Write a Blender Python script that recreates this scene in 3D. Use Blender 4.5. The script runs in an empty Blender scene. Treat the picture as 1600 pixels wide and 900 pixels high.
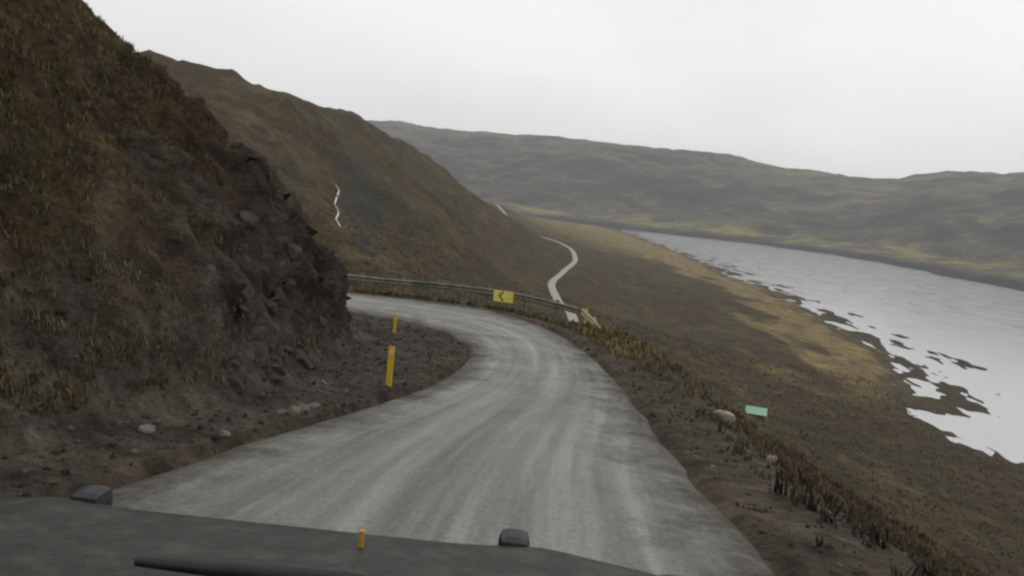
import bpy, bmesh, math, random
import numpy as np
from mathutils import Vector, Matrix
random.seed(7); rng = np.random.default_rng(11)
scene = bpy.context.scene
C = scene.collection

# ------------------------------------------------------------------ camera
ZC = 62.0                                   # camera above sea level (sea = 0)
FPX, ROLL = 1250.0, math.radians(6.0)
PITCH = math.atan(149 / FPX)
Fw = np.array([0, math.cos(PITCH), -math.sin(PITCH)])
Rt0 = np.array([1.0, 0, 0]); Up0 = np.array([0, math.sin(PITCH), math.cos(PITCH)])
Rt = math.cos(ROLL) * Rt0 + math.sin(ROLL) * Up0
Up = math.cos(ROLL) * Up0 - math.sin(ROLL) * Rt0
cam_d = bpy.data.cameras.new('camera'); cam = bpy.data.objects.new('camera', cam_d); C.objects.link(cam)
cam_d.sensor_width = 36; cam_d.lens = 36 * FPX / 1600; cam_d.clip_start = 0.05; cam_d.clip_end = 20000
cam.matrix_world = Matrix(((Rt[0], Up[0], -Fw[0], 0), (Rt[1], Up[1], -Fw[1], 0), (Rt[2], Up[2], -Fw[2], ZC), (0, 0, 0, 1)))
scene.camera = cam
scene.cycles.filter_width = 2.4                # the photograph is soft

# ------------------------------------------------------------------ world, sun, exposure
SUN_EL, SUN_AZ = math.radians(42), math.radians(60)     # a veiled sun over the fjord, to the right
w = bpy.data.worlds.new('World'); scene.world = w; w.use_nodes = True
nt = w.node_tree; nt.nodes.clear()
def wn(t, **k):
    n = nt.nodes.new(t)
    for a, v in k.items(): setattr(n, a, v)
    return n
out = wn('ShaderNodeOutputWorld'); bg = wn('ShaderNodeBackground'); bg.inputs['Strength'].default_value = 0.1
sky = wn('ShaderNodeTexSky', sky_type='NISHITA'); sky.sun_disc = False
sky.sun_elevation = SUN_EL; sky.sun_rotation = SUN_AZ; sky.dust_density = 4.0
tc = wn('ShaderNodeTexCoord'); mp = wn('ShaderNodeMapping'); mp.inputs['Scale'].default_value = (1.0, 1.0, 2.6)
nz = wn('ShaderNodeTexNoise'); nz.inputs['Scale'].default_value = 1.6; nz.inputs['Detail'].default_value = 5; nz.inputs['Roughness'].default_value = 0.5
cr = wn('ShaderNodeValToRGB')
cr.color_ramp.elements[0].position = 0.30; cr.color_ramp.elements[0].color = (0.80, 0.80, 0.795, 1)
cr.color_ramp.elements[1].position = 0.68; cr.color_ramp.elements[1].color = (1.02, 1.02, 1.01, 1)
sc_ = wn('ShaderNodeVectorMath', operation='SCALE'); sc_.inputs['Scale'].default_value = 10.0
mx = wn('ShaderNodeMix', data_type='RGBA'); mx.inputs['Factor'].default_value = 0.96
nt.links.new(tc.outputs['Generated'], mp.inputs['Vector']); nt.links.new(mp.outputs[0], nz.inputs['Vector'])
nt.links.new(nz.outputs['Fac'], cr.inputs[0]); nt.links.new(cr.outputs[0], sc_.inputs[0])
nt.links.new(sky.outputs[0], mx.inputs['A']); nt.links.new(sc_.outputs[0], mx.inputs['B'])
nt.links.new(mx.outputs['Result'], bg.inputs['Color']); nt.links.new(bg.outputs[0], out.inputs['Surface'])
sd = bpy.data.lights.new('sun', 'SUN'); sd.energy = 0.5; sd.angle = math.radians(35); sd.color = (1, 0.97, 0.93)
so = bpy.data.objects.new('sun', sd); C.objects.link(so)
sv = Vector((math.sin(SUN_AZ) * math.cos(SUN_EL), math.cos(SUN_AZ) * math.cos(SUN_EL), math.sin(SUN_EL)))
so.rotation_euler = sv.to_track_quat('Z', 'Y').to_euler(); so.location = (0, 0, 200)
vs = scene.view_settings; vs.view_transform = 'Standard'; vs.look = 'None'; vs.exposure = 0.0; vs.gamma = 1.0; vs.use_curve_mapping = False

# ------------------------------------------------------------------ helpers
def px(x, y, depth=None, z=None):
    """ray of a photograph pixel, cut at a forward distance or at a height (z relative to the camera)"""
    v = Fw + Rt * ((x - 800) / FPX) + Up * ((450 - y) / FPX)
    return v * (z / v[2]) if z is not None else v * (depth / v[1])

def tag(o, label=None, cat=None, group=None, kind=None):
    if label: o['label'] = label
    if cat: o['category'] = cat
    if group: o['group'] = group
    if kind: o['kind'] = kind
    return o
def empty(name, loc=(0, 0, 0), rz=0):
    o = bpy.data.objects.new(name, None); C.objects.link(o); o.location = loc; o.rotation_euler = (0, 0, rz)
    o.empty_display_size = 0.2
    return o
def obj(name, me, mat=None, parent=None, loc=None):
    o = bpy.data.objects.new(name, me); C.objects.link(o)
    if mat is not None and not me.materials: me.materials.append(mat)
    if parent is not None: o.parent = parent
    if loc is not None: o.location = loc
    return o
def mesh_np(name, V, Fc, smooth=True):
    """V (n,3); Fc (m,k) faces of k corners each"""
    me = bpy.data.meshes.new(name); V = np.ascontiguousarray(V, np.float32); Fc = np.ascontiguousarray(Fc, np.int32)
    me.vertices.add(len(V)); me.vertices.foreach_set('co', V.ravel())
    k = Fc.shape[1]; me.loops.add(Fc.size); me.loops.foreach_set('vertex_index', Fc.ravel())
    me.polygons.add(len(Fc)); me.polygons.foreach_set('loop_start', np.arange(0, Fc.size, k, dtype=np.int32))
    me.update(calc_edges=True); me.validate()
    me.polygons.foreach_set('use_smooth', np.full(len(me.polygons), smooth))
    return me
def attr(me, name, a):
    t = me.attributes.new(name, 'FLOAT', 'POINT'); t.data.foreach_set('value', np.ascontiguousarray(a, np.float32).ravel())
def bm_mesh(name, bm, smooth=False):
    me = bpy.data.meshes.new(name); bm.normal_update(); bm.to_mesh(me); bm.free()
    for p in me.polygons: p.use_smooth = smooth
    return me
def add_box(bm, c, s, rot=None, bevel=0.0):
    r = bmesh.ops.create_cube(bm, size=1.0)
    M = Matrix.Translation(c) @ (rot.to_4x4() if rot else Matrix.Identity(4)) @ Matrix.Diagonal((*s, 1))
    bmesh.ops.transform(bm, matrix=M, verts=r['verts'])
    if bevel:
        es = list({e for v in r['verts'] for e in v.link_edges})
        bmesh.ops.bevel(bm, geom=es, offset=bevel, segments=2, affect='EDGES', profile=0.6)
def add_tube(bm, pts, rad, n=10, cap=True):
    pts = [Vector(p) for p in pts]; rings = []
    if not hasattr(rad, '__len__'): rad = [rad] * len(pts)
    for i, p in enumerate(pts):
        t = (pts[min(i + 1, len(pts) - 1)] - pts[max(i - 1, 0)]).normalized()
        a = t.cross(Vector((0, 0, 1)))
        if a.length < 1e-3: a = t.cross(Vector((1, 0, 0)))
        a.normalize(); b = t.cross(a)
        rings.append([bm.verts.new(p + (a * math.cos(2 * math.pi * k / n) + b * math.sin(2 * math.pi * k / n)) * rad[i]) for k in range(n)])
    for i in range(len(rings) - 1):
        for k in range(n): bm.faces.new((rings[i][k], rings[i][(k + 1) % n], rings[i + 1][(k + 1) % n], rings[i + 1][k]))
    if cap: bm.faces.new(rings[0]); bm.faces.new(rings[-1][::-1])

# numpy gradient noise
def _h(ix, iy, s):
    n = (ix.astype(np.int64) * 374761393 + iy.astype(np.int64) * 668265263 + s * 1442695041) & 0xFFFFFFFF
    n = ((n ^ (n >> 13)) * 1274126177) & 0xFFFFFFFF
    return ((n ^ (n >> 16)) & 0xFFFF) / 65536.0 * 2 * np.pi
def perlin(x, y, s=0):
    x0 = np.floor(x); y0 = np.floor(y); fx = x - x0; fy = y - y0
    u = fx * fx * fx * (fx * (fx * 6 - 15) + 10); v = fy * fy * fy * (fy * (fy * 6 - 15) + 10)
    def g(a, b):
        t = _h(x0 + a, y0 + b, s); return np.cos(t) * (fx - a) + np.sin(t) * (fy - b)
    return 1.5 * ((g(0, 0) * (1 - u) + g(1, 0) * u) * (1 - v) + (g(0, 1) * (1 - u) + g(1, 1) * u) * v)
def fbm(x, y, s=0, o=4, gain=0.5):
    r = 0; a = 1.0
    for i in range(o):
        r = r + a * perlin(x * 2.03 ** i + 17.3 * i, y * 2.03 ** i - 9.1 * i, s + i); a *= gain
    return r
def ridged(x, y, s=0, o=4):
    r = 0; a = 1.0
    for i in range(o):
        r = r + a * (1 - 2 * np.abs(perlin(x * 2.1 ** i + 5.3 * i, y * 2.1 ** i + 3.1 * i, s + i))); a *= 0.5
    return r
def sstep(a, b, x):
    t = np.clip((x - a) / (b - a), 0, 1); return t * t * (3 - 2 * t)
def pchip(xs, ys):
    """monotone-ish cubic through control points"""
    xs = np.array(xs, float); ys = np.array(ys, float); d = np.diff(ys) / np.diff(xs); m = np.zeros_like(ys)
    m[0], m[-1] = d[0], d[-1]
    for i in range(1, len(xs) - 1):
        if d[i - 1] * d[i] > 0:
            w1 = 2 * (xs[i + 1] - xs[i]) + xs[i] - xs[i - 1]; w2 = xs[i + 1] - xs[i] + 2 * (xs[i] - xs[i - 1])
            m[i] = (w1 + w2) / (w1 / d[i - 1] + w2 / d[i])
    def f(q):
        q = np.clip(q, xs[0], xs[-1]); i = np.clip(np.searchsorted(xs, q) - 1, 0, len(xs) - 2)
        h = xs[i + 1] - xs[i]; t = (q - xs[i]) / h
        return ((1 + 2 * t) * (1 - t) ** 2 * ys[i] + t * (1 - t) ** 2 * h * m[i] + t * t * (3 - 2 * t) * ys[i + 1] + t * t * (t - 1) * h * m[i + 1])
    return f
def smooth_line(P, n):
    P = np.array(P, float)
    s = np.r_[0, np.cumsum(np.linalg.norm(np.diff(P, axis=0), axis=1))]
    q = np.linspace(0, s[-1], n * 4)
    X = np.stack([pchip(s, P[:, k])(q) for k in range(P.shape[1])], 1)
    ker = np.hanning(4 * n // len(P) | 1); ker /= ker.sum(); h = len(ker) // 2
    Xp = np.concatenate([np.repeat(X[:1], h, 0), X, np.repeat(X[-1:], h, 0)])
    X = np.stack([np.convolve(Xp[:, k], ker, 'valid') for k in range(P.shape[1])], 1)
    return X[np.linspace(0, len(X) - 1, n).astype(int)]
def sdist(x, y, P):
    """signed distance to polyline P (dense); positive on its left side"""
    shp = x.shape; x = x.ravel(); y = y.ravel(); best = np.full(x.shape, 1e18); sg = np.zeros(x.shape)
    T = np.gradient(P, axis=0)
    for c in range(0, len(x), 40000):
        dx = x[c:c + 40000, None] - P[None, :, 0]; dy = y[c:c + 40000, None] - P[None, :, 1]
        d2 = dx * dx + dy * dy; i = d2.argmin(1); r = np.arange(len(i))
        cr = T[i, 0] * dy[r, i] - T[i, 1] * dx[r, i]
        nl = np.hypot(T[i, 0], T[i, 1])
        best[c:c + 40000] = np.where(np.sqrt(d2[r, i]) > 3, np.sqrt(d2[r, i]), np.abs(cr) / nl); sg[c:c + 40000] = np.sign(cr)
    return (best * sg).reshape(shp)

# ------------------------------------------------------------------ materials
class NB:
    def __init__(s, name):
        s.m = bpy.data.materials.new(name); s.m.use_nodes = True; s.t = s.m.node_tree; s.t.nodes.clear()
        s.o = s.n('ShaderNodeOutputMaterial')
    def n(s, t, **k):
        n = s.t.nodes.new(t)
        for a, v in k.items(): setattr(n, a, v)
        return n
    def l(s, a, b): s.t.links.new(a, b)
    def coord(s, out='Object', scale=(1, 1, 1)):
        c = s.n('ShaderNodeTexCoord'); m = s.n('ShaderNodeMapping'); m.inputs['Scale'].default_value = scale
        s.l(c.outputs[out], m.inputs[0]); return m.outputs[0]
    def noise(s, vec, scale, detail=4, rough=0.55, dist=0.0):
        n = s.n('ShaderNodeTexNoise'); n.inputs['Scale'].default_value = scale; n.inputs['Detail'].default_value = detail
        n.inputs['Roughness'].default_value = rough; n.inputs['Distortion'].default_value = dist
        s.l(vec, n.inputs['Vector']); return n.outputs['Fac']
    def ramp(s, fac, stops):
        r = s.n('ShaderNodeValToRGB'); e = r.color_ramp.elements
        while len(e) < len(stops): e.new(0.5)
        for i, (p, c) in enumerate(stops): e[i].position = p; e[i].color = (*c, 1) if len(c) == 3 else c
        s.l(fac, r.inputs[0]); return r.outputs[0]
    def mix(s, fac, a, b, mode='MIX'):
        m = s.n('ShaderNodeMix', data_type='RGBA', blend_type=mode)
        for k, v in (('Factor', fac), ('A', a), ('B', b)):
            if hasattr(v, 'is_linked') or hasattr(v, 'links'): s.l(v, m.inputs[k])
            elif k == 'Factor': m.inputs[k].default_value = v
            else: m.inputs[k].default_value = (*v, 1)
        return m.outputs['Result']
    def math(s, op, a, b=None, clamp=False):
        m = s.n('ShaderNodeMath', operation=op, use_clamp=clamp)
        for i, v in enumerate((a, b)):
            if v is None: continue
            if hasattr(v, 'links'): s.l(v, m.inputs[i])
            else: m.inputs[i].default_value = v
        return m.outputs[0]
    def at(s, name):
        a = s.n('ShaderNodeAttribute', attribute_name=name); return a.outputs['Fac']
    def done(s, col, rough=0.9, bump=None, bstr=0.3, bdist=0.05, spec=0.3, metal=0.0, coat=0.0):
        b = s.n('ShaderNodeBsdfPrincipled')
        for k, v in (('Base Color', col), ('Roughness', rough), ('Metallic', metal)):
            if hasattr(v, 'links'): s.l(v, b.inputs[k])
            else: b.inputs[k].default_value = (*v, 1) if k == 'Base Color' else v
        b.inputs['Specular IOR Level'].default_value = spec; b.inputs['Coat Weight'].default_value = coat
        if bump is not None:
            n = s.n('ShaderNodeBump'); n.inputs['Strength'].default_value = bstr; n.inputs['Distance'].default_value = bdist
            s.l(bump, n.inputs['Height']); s.l(n.outputs[0], b.inputs['Normal'])
        s.l(b.outputs[0], s.o.inputs['Surface']); return s.m

def mat_terrain():
    b = NB('heath_ground'); v = b.coord()
    big = b.noise(v, 0.035, 5, 0.6, 0.4); mid = b.noise(v, 0.32, 5, 0.62, 0.6); fine = b.noise(v, 4.0, 5, 0.65)
    col = b.ramp(big, [(0.34, (0.044, 0.027, 0.020)), (0.44, (0.070, 0.042, 0.022)), (0.53, (0.074, 0.058, 0.022)), (0.62, (0.050, 0.042, 0.020)), (0.70, (0.058, 0.037, 0.028))])
    col2 = b.ramp(mid, [(0.36, (0.022, 0.019, 0.014)), (0.45, (0.072, 0.044, 0.026)), (0.53, (0.092, 0.078, 0.028)), (0.60, (0.050, 0.050, 0.024)), (0.68, (0.062, 0.045, 0.038))])
    col = b.mix(0.55, col, col2)
    col = b.mix(b.math('MULTIPLY', b.at('yellow'), 1.0), col, b.ramp(mid, [(0.3, (0.20, 0.150, 0.062)), (0.5, (0.29, 0.225, 0.105)), (0.7, (0.18, 0.145, 0.058))]))
    pch = b.noise(v, 0.11, 5, 0.65, 0.8)
    col = b.mix(1.0, col, b.ramp(pch, [(0.34, (0.36, 0.34, 0.33)), (0.5, (0.68, 0.65, 0.62)), (0.66, (1.12, 1.08, 0.95))]), 'MULTIPLY')
    # scree and rock
    vz = b.coord(scale=(1.0, 1.0, 2.2))
    rk = b.noise(vz, 1.1, 7, 0.7, 0.8)
    rock = b.ramp(rk, [(0.30, (0.014, 0.012, 0.011)), (0.45, (0.032, 0.026, 0.022)), (0.58, (0.058, 0.046, 0.038)), (0.72, (0.10, 0.080, 0.068))])
    col = b.mix(b.at('earth'), col, b.ramp(b.noise(v, 1.4, 6, 0.7, 0.4), [(0.3, (0.034, 0.028, 0.022)), (0.5, (0.060, 0.050, 0.040)), (0.7, (0.092, 0.080, 0.066))]))
    col = b.mix(b.at('rock'), col, rock)
    col = b.mix(b.math('MULTIPLY', b.at('scree'), 0.85), col, b.ramp(b.noise(v, 0.5, 5, 0.6), [(0.3, (0.014, 0.015, 0.013)), (0.7, (0.044, 0.047, 0.038))]))
    gv = b.ramp(b.noise(v, 1.3, 8, 0.75, 0.3), [(0.3, (0.034, 0.026, 0.018)), (0.5, (0.066, 0.052, 0.038)), (0.7, (0.108, 0.088, 0.068))])
    col = b.mix(b.at('gravel'), col, gv)
    weed = b.ramp(mid, [(0.3, (0.026, 0.024, 0.016)), (0.55, (0.052, 0.042, 0.025)), (0.7, (0.095, 0.068, 0.034))])
    col = b.mix(b.at('weed'), col, weed)
    col = b.mix(1.0, col, b.ramp(fine, [(0.3, (0.55, 0.55, 0.55)), (0.7, (1.42, 1.42, 1.42))]), 'MULTIPLY')
    vfine = b.noise(v, 17.0, 4, 0.7)
    col = b.mix(1.0, col, b.ramp(vfine, [(0.32, (0.60, 0.60, 0.60)), (0.68, (1.36, 1.36, 1.36))]), 'MULTIPLY')
    tuss = b.noise(v, 0.9, 4, 0.7, 0.4)
    col = b.mix(1.0, col, b.ramp(tuss, [(0.34, (0.62, 0.60, 0.60)), (0.66, (1.34, 1.34, 1.30))]), 'MULTIPLY')
    hgt = b.math('ADD', b.math('MULTIPLY', mid, 0.6), b.math('ADD', fine, b.math('MULTIPLY', vfine, 0.35)))
    return b.done(col, 0.92, hgt, 0.8, 0.22, spec=0.15)
def mat_road():
    b = NB('wet_gravel_road'); uv = b.coord('UV', (1, 1, 1)); o = b.coord()
    t1 = b.noise(b.coord('UV', (1.25, 0.06, 1)), 1.0, 5, 0.65, 0.25)
    t2 = b.noise(b.coord('UV', (4.0, 0.12, 1)), 1.0, 4, 0.6, 0.2)
    sp = b.noise(o, 16, 5, 0.75); pat = b.noise(o, 0.55, 5, 0.6, 0.5)
    tr = b.math('ADD', b.math('MULTIPLY', t1, 0.6), b.math('MULTIPLY', t2, 0.4))
    col = b.ramp(tr, [(0.38, (0.062, 0.063, 0.050)), (0.46, (0.128, 0.130, 0.110)), (0.53, (0.178, 0.182, 0.158)), (0.61, (0.275, 0.279, 0.250))])
    col = b.mix(0.35, col, b.ramp(pat, [(0.33, (0.110, 0.109, 0.090)), (0.52, (0.185, 0.186, 0.165)), (0.68, (0.24, 0.24, 0.222))]))
    col = b.mix(1.0, col, b.ramp(sp, [(0.25, (0.62, 0.62, 0.60)), (0.5, (1.0, 1.0, 1.0)), (0.75, (1.32, 1.32, 1.32))]), 'MULTIPLY')
    ed = b.math('ADD', b.at('border'), b.math('MULTIPLY', b.math('SUBTRACT', b.noise(o, 0.9, 8, 0.78), 0.5), 1.7), True)
    ed = b.ramp(ed, [(0.42, (0, 0, 0)), (0.95, (1, 1, 1))])
    col = b.mix(ed, col, b.ramp(sp, [(0.3, (0.034, 0.029, 0.023)), (0.7, (0.085, 0.074, 0.061))]))
    rg = b.ramp(pat, [(0.38, (0.30,) * 3), (0.6, (0.65,) * 3)])
    rg = b.mix(ed, rg, (0.95, 0.95, 0.95))
    hgt = b.math('ADD', sp, b.math('MULTIPLY', tr, 2.0))
    return b.done(col, rg, hgt, 0.5, 0.035, spec=0.3)
def mat_rock(name, c0, c1, c2):
    b = NB(name); v = b.coord(); a = b.noise(v, 2.3, 6, 0.7, 0.6)
    oi = b.n('ShaderNodeObjectInfo')
    col = b.ramp(a, [(0.3, c0), (0.5, c1), (0.72, c2)])
    col = b.mix(1.0, col, b.ramp(oi.outputs['Random'], [(0, (0.7, 0.68, 0.66)), (1, (1.25, 1.2, 1.15))]), 'MULTIPLY')
    return b.done(col, 0.85, a, 0.7, 0.12, spec=0.3)
def mat_plain(name, col, rough=0.6, metal=0.0, var=0.25, scale=14.0, spec=0.4, coat=0.0, dirt=None):
    b = NB(name); v = b.coord(); a = b.noise(v, scale, 5, 0.65)
    lo = tuple(c * (1 - var) for c in col); hi = tuple(c * (1 + var) for c in col)
    c = b.ramp(a, [(0.3, lo), (0.7, hi)])
    if dirt:
        d = b.noise(v, scale * 0.35, 6, 0.7); c = b.mix(b.ramp(d, [(0.48, (0, 0, 0)), (0.66, (1, 1, 1))]), c, dirt)
    return b.done(c, rough, a, 0.12, 0.01, spec=spec, metal=metal, coat=coat)
def mat_tuft(name, stops):
    b = NB(name); v = b.coord(); r = b.at('tone')
    col = b.ramp(r, stops); col = b.mix(1.0, col, b.ramp(b.noise(v, 3.0, 3), [(0.3, (0.7,) * 3), (0.7, (1.3,) * 3)]), 'MULTIPLY')
    return b.done(col, 0.9, spec=0.15)
def mat_far():
    b = NB('far_heath'); v = b.coord(scale=(1, 1, 1.6))
    a = b.noise(v, 0.006, 7, 0.62, 0.5); f = b.noise(v, 0.035, 6, 0.68, 0.5)
    col = b.ramp(a, [(0.33, (0.050, 0.045, 0.046)), (0.46, (0.078, 0.072, 0.066)), (0.57, (0.120, 0.115, 0.082)), (0.68, (0.070, 0.064, 0.062))])
    col = b.mix(0.45, col, b.ramp(f, [(0.36, (0.024, 0.023, 0.025)), (0.5, (0.080, 0.074, 0.064)), (0.62, (0.18, 0.165, 0.110))]))
    col = b.mix(b.at('green'), col, b.ramp(f, [(0.3, (0.16, 0.15, 0.06)), (0.7, (0.28, 0.235, 0.10))]))
    col = b.mix(b.at('rock'), col, (0.052, 0.050, 0.052))
    return b.done(col, 0.95, f, 0.8, 6.0, spec=0.1)
def mat_water():
    b = NB('fjord_water'); v = b.coord(scale=(1.0, 0.45, 1.0))
    a = b.noise(v, 0.9, 4, 0.6); c = b.noise(v, 0.06, 4, 0.6)
    h = b.math('ADD', a, b.math('MULTIPLY', c, 0.6))
    r = b.ramp(c, [(0.35, (0.14,) * 3), (0.65, (0.20,) * 3)])
    return b.done((0.42, 0.425, 0.43), r, h, 0.07, 0.07, spec=0.5)
M_ter = mat_terrain(); M_road = mat_road(); M_far = mat_far(); M_sea = mat_water()
M_dark = mat_rock('dark_basalt', (0.018, 0.016, 0.015), (0.045, 0.038, 0.034), (0.095, 0.078, 0.068))
M_stone = mat_rock('grey_pink_stone', (0.10, 0.088, 0.082), (0.17, 0.15, 0.14), (0.26, 0.23, 0.215))
M_lich = mat_rock('lichen_rock', (0.032, 0.034, 0.028), (0.070, 0.070, 0.056), (0.15, 0.145, 0.12))

# ------------------------------------------------------------------ shape of the land (heights relative to the camera, sea at -62)
SEA = -ZC
h_road = pchip([-60, -30, 0, 6, 12, 18, 24, 30, 36, 60], [5.2, 1.7, -2.1, -2.9, -3.68, -4.28, -4.65, -4.80, -4.83, -4.83])
Lp = smooth_line([(-4.2, -30), (-4.2, -8), (-4.0, 2), (-3.4, 8.7), (-2.57, 12.1), (-1.78, 15.2), (-1.25, 18.5), (-1.0, 21.5), (-1.3, 23.8), (-2.1, 25.6), (-3.3, 26.6), (-5.4, 27.5), (-10, 28.3), (-20, 29.2), (-50, 31.5)], 360)
Rp = smooth_line([(2.7, -30), (2.7, -8), (2.7, 2), (2.75, 9), (2.9, 13), (3.0, 17), (3.0, 20.5), (2.75, 24), (2.2, 27), (1.2, 30), (-0.5, 32.1), (-4, 33.0), (-9, 32.9), (-20, 33.8), (-50, 36.5)], 360)
Tp = smooth_line([(-5.4, -40), (-5.2, -8), (-5.0, 2), (-4.6, 8), (-4.0, 12), (-3.7, 16), (-3.7, 19.5), (-4.1, 22.5), (-4.8, 24.6), (-6.2, 26.0), (-9.5, 27.0), (-20, 28.0), (-60, 30.8)], 360)
cut_prof = pchip([0, 0.5, 1.4, 2.6, 4.0, 6.5, 10, 16, 26, 45, 90, 200], [0, 0.5, 1.8, 3.5, 4.9, 7.1, 9.8, 13.5, 17.6, 24, 38, 66])
X0f = pchip([-60, 0, 30, 45, 100, 180, 289, 325, 374, 455, 562, 664, 715, 842, 944, 1133, 1400, 2100], [2.7, 2.7, 2.9, 3.5, 8, 15, 22.6, 19.3, 18.5, 28.1, 42.2, 45.8, 40.2, 3.6, -12.4, -34.7, -60, -120])
Z0f = pchip([-60, 0, 12, 30, 45, 100, 180, 289, 374, 562, 664, 715, 842, 944, 1133, 1300, 2100], [5.2, -2.1, -3.7, -4.8, -9.5, -19.5, -31, -42, -42, -42, -42, -41, -38, -30, -20, -26, -50])
XSf = pchip([-60, 0, 120, 212, 260, 303, 394, 529, 726, 869, 1236, 2020, 2300], [128, 130, 138, 146, 148, 158, 192, 212, 226, 226, 238, 225, 210])
left_prof = pchip([0, 3, 20, 50, 95, 120, 140, 190, 400, 900], [0, 0.2, 5.5, 20, 48, 67, 75, 78, 82, 90])
left_scale = pchip([-60, 36, 60, 100, 140, 180, 230, 290, 350, 450, 640, 715, 950, 1150, 1400, 2200], [0.2, 0.2, 0.28, 0.42, 0.55, 0.64, 0.70, 0.80, 1.03, 1.02, 0.86, 0.84, 1.0, 0.85, 0.55, 0.3])
near_fall = pchip([0, 1.0, 5, 12, 30, 60, 100, 128], [0, 0.06, 2.35, 6.3, 15.8, 31.5, 51.5, 60.0])
far_q = pchip([0, 0.03, 0.12, 0.3, 0.5, 0.75, 0.92, 1.0], [0, 0.02, 0.20, 0.50, 0.74, 0.90, 0.965, 1.0])
gully = smooth_line([(-75, 215), (-52, 190), (-41, 172), (-37, 158), (-31, 138), (-24, 118), (-12, 95), (5, 80), (40, 70)], 120)

SCREE = []
def land(x, y, detail=True):
    x = np.asarray(x, float); y = np.asarray(y, float)
    X0 = X0f(y); Z0 = Z0f(y); XS = XSf(y) + 7 * fbm(y / 60, x * 0 + 3.3, 40, 3) * sstep(60, 200, y)
    d = x - X0
    t = np.clip(d / (XS - X0), 0, 3)
    nearz = Z0 + (SEA - Z0) * near_fall(d * 128 / (XS - X0)) / 60.0
    farz = Z0 + (SEA - Z0) * far_q(np.clip(t, 0, 1))
    k = sstep(30, 230, y)
    right = nearz * (1 - k) + farz * k
    und = (x - XS)                                     # beyond the shoreline: tidal flat, then deep water
    flat = SEA + 0.15 - 0.022 * und
    right = np.where(und > 0, np.maximum(flat, SEA - 4), right)
    left = Z0 + left_prof(-d) * left_scale(y)
    z = np.where(d > 0, right, left)
    # large relief, growing away from the road
    amp = np.clip((np.abs(d) - 8) / 60, 0, 1) * sstep(40, 110, y) * (1 - 0.6 * sstep(500, 750, y)) * (1 - sstep(0.25, 0.7, t) * 0.92)
    z = z + amp * (5.0 * fbm(x / 75, y / 95, 3, 4) + 1.6 * fbm(x / 17, y / 24, 8, 3) + 0.7 * fbm(x / 6, y / 7, 12, 3))
    z = z + np.where(d < 0, 1, 0) * np.clip((-d - 15) / 40, 0, 1) * sstep(90, 180, y) * 2.2 * ridged(x / 46 + y / 160, y / 55, 21, 3)
    # gully with the stream
    gx = sdist(x, y, gully) if detail else sdist(x, y, gully)
    gk = np.exp(-(gx / 7.0) ** 2) * sstep(40, 90, y); z = z - 5.5 * gk
    scree = np.zeros_like(x)
    for (qx, qy, qr) in SCREE:
        scree = np.maximum(scree, np.exp(-((x - qx + 2.5 * fbm(x / 7, y / 9, 37, 3)) ** 2 / (qr * qr) + (y - qy) ** 2 / (qr * qr * 4))))
    scree = sstep(0.25, 0.7, scree + 0.22 * fbm(x / 5, y / 7, 38, 3)) if SCREE else scree
    # tidal skerries, drawn out along the shore
    tide = np.exp(-((und - 30) / 50.0) ** 2) * sstep(120, 200, y)
    wx = x + 9 * fbm(x / 22, y / 30, 58, 3); wy = y + 16 * fbm(x / 26, y / 34, 59, 3)
    sk = 0.8 * fbm((wx + 0.05 * wy) / 13.0, wy / 46.0, 55, 5, 0.6) + 0.45 * fbm(x / 40, y / 90, 57, 2)
    z = np.where(und > -12, z + tide * (1.55 * sk + 0.02), z)
    z = np.where((und < -2) & (d > 0), np.maximum(z, SEA + 0.35 + 0.02 * np.minimum(-und, 40)), z)
    # near road: bench, bank, embankment
    inn = sdist(x, y, Lp); outr = -sdist(x, y, Rp); toe = sdist(x, y, Tp)
    hr = h_road(y)
    near = (y < 75) & (x < 60)
    inside = (inn > 0) & (y < 34)
    outside = (outr > 0)
    r = np.maximum(outr, 0)
    fillp = near_fall(np.clip(r, 0, 128)) * (1 + 0.28 * sstep(24, 36, y)); cutp = np.maximum(0, r - 1.4) * 0.55
    blend_out = np.clip(z, hr - fillp - 0.02, hr + cutp)
    wobx = x + 0.5 * fbm(x / 1.6, y / 1.6, 61, 3); woby = y + 0.5 * fbm(x / 1.7, y / 1.7, 64, 3)
    tw = toe + 0.55 * fbm(x / 2.4, y / 2.4, 71, 4) * sstep(0.0, 1.0, toe) + 1.3 * fbm(x / 9, y / 9, 75, 3) * sstep(2, 8, toe)
    verge = hr + 0.04 + 0.14 * sstep(0.3, 2.6, inn) + 0.07 * fbm(x / 0.8, y / 0.8, 81, 3)
    rockmask = sstep(0.15, 0.7, toe) * (1 - sstep(2.0, 3.4, toe + 1.5 * fbm(x / 3, y / 3, 85, 3)))
    rockmask = rockmask * sstep(9, 17, y + 3.5 * fbm(x / 4, y / 4, 86, 3))
    soft = 1 - sstep(6, 16, y)                         # nearer the viewer the bank is an earth slope, at the nose a rock cut
    cutz = cut_prof(np.maximum(tw, 0)) * (1 - 0.30 * soft * (1 - sstep(3, 9, toe)))
    bank = verge + cutz + sstep(0.1, 1.0, toe) * (0.42 * rockmask * ridged(wobx / 1.5, woby / 1.5, 91, 4) + 0.16 * fbm(x / 1.1, y / 1.1, 95, 4))
    bank = bank + sstep(5, 12, toe) * 0.55 * ridged(x / 5.0, y / 5.0, 97, 3) * sstep(8, 22, y) + sstep(0.5, 3, toe) * (0.10 * fbm(x / 0.45, y / 0.45, 99, 3) + 0.30 * fbm(x / 3.2, y / 3.2, 98, 3))
    z2 = np.where(inside, bank, np.where(outside, blend_out, hr - 0.10))
    z = np.where(near, np.where((y < 60) & (x < 50), z2, z2 * 1.0), z)
    kk = sstep(50, 75, y)
    rough = np.where(outside | ~near, sstep(0.8, 4, np.where(near, r, 9)), 0)
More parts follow.
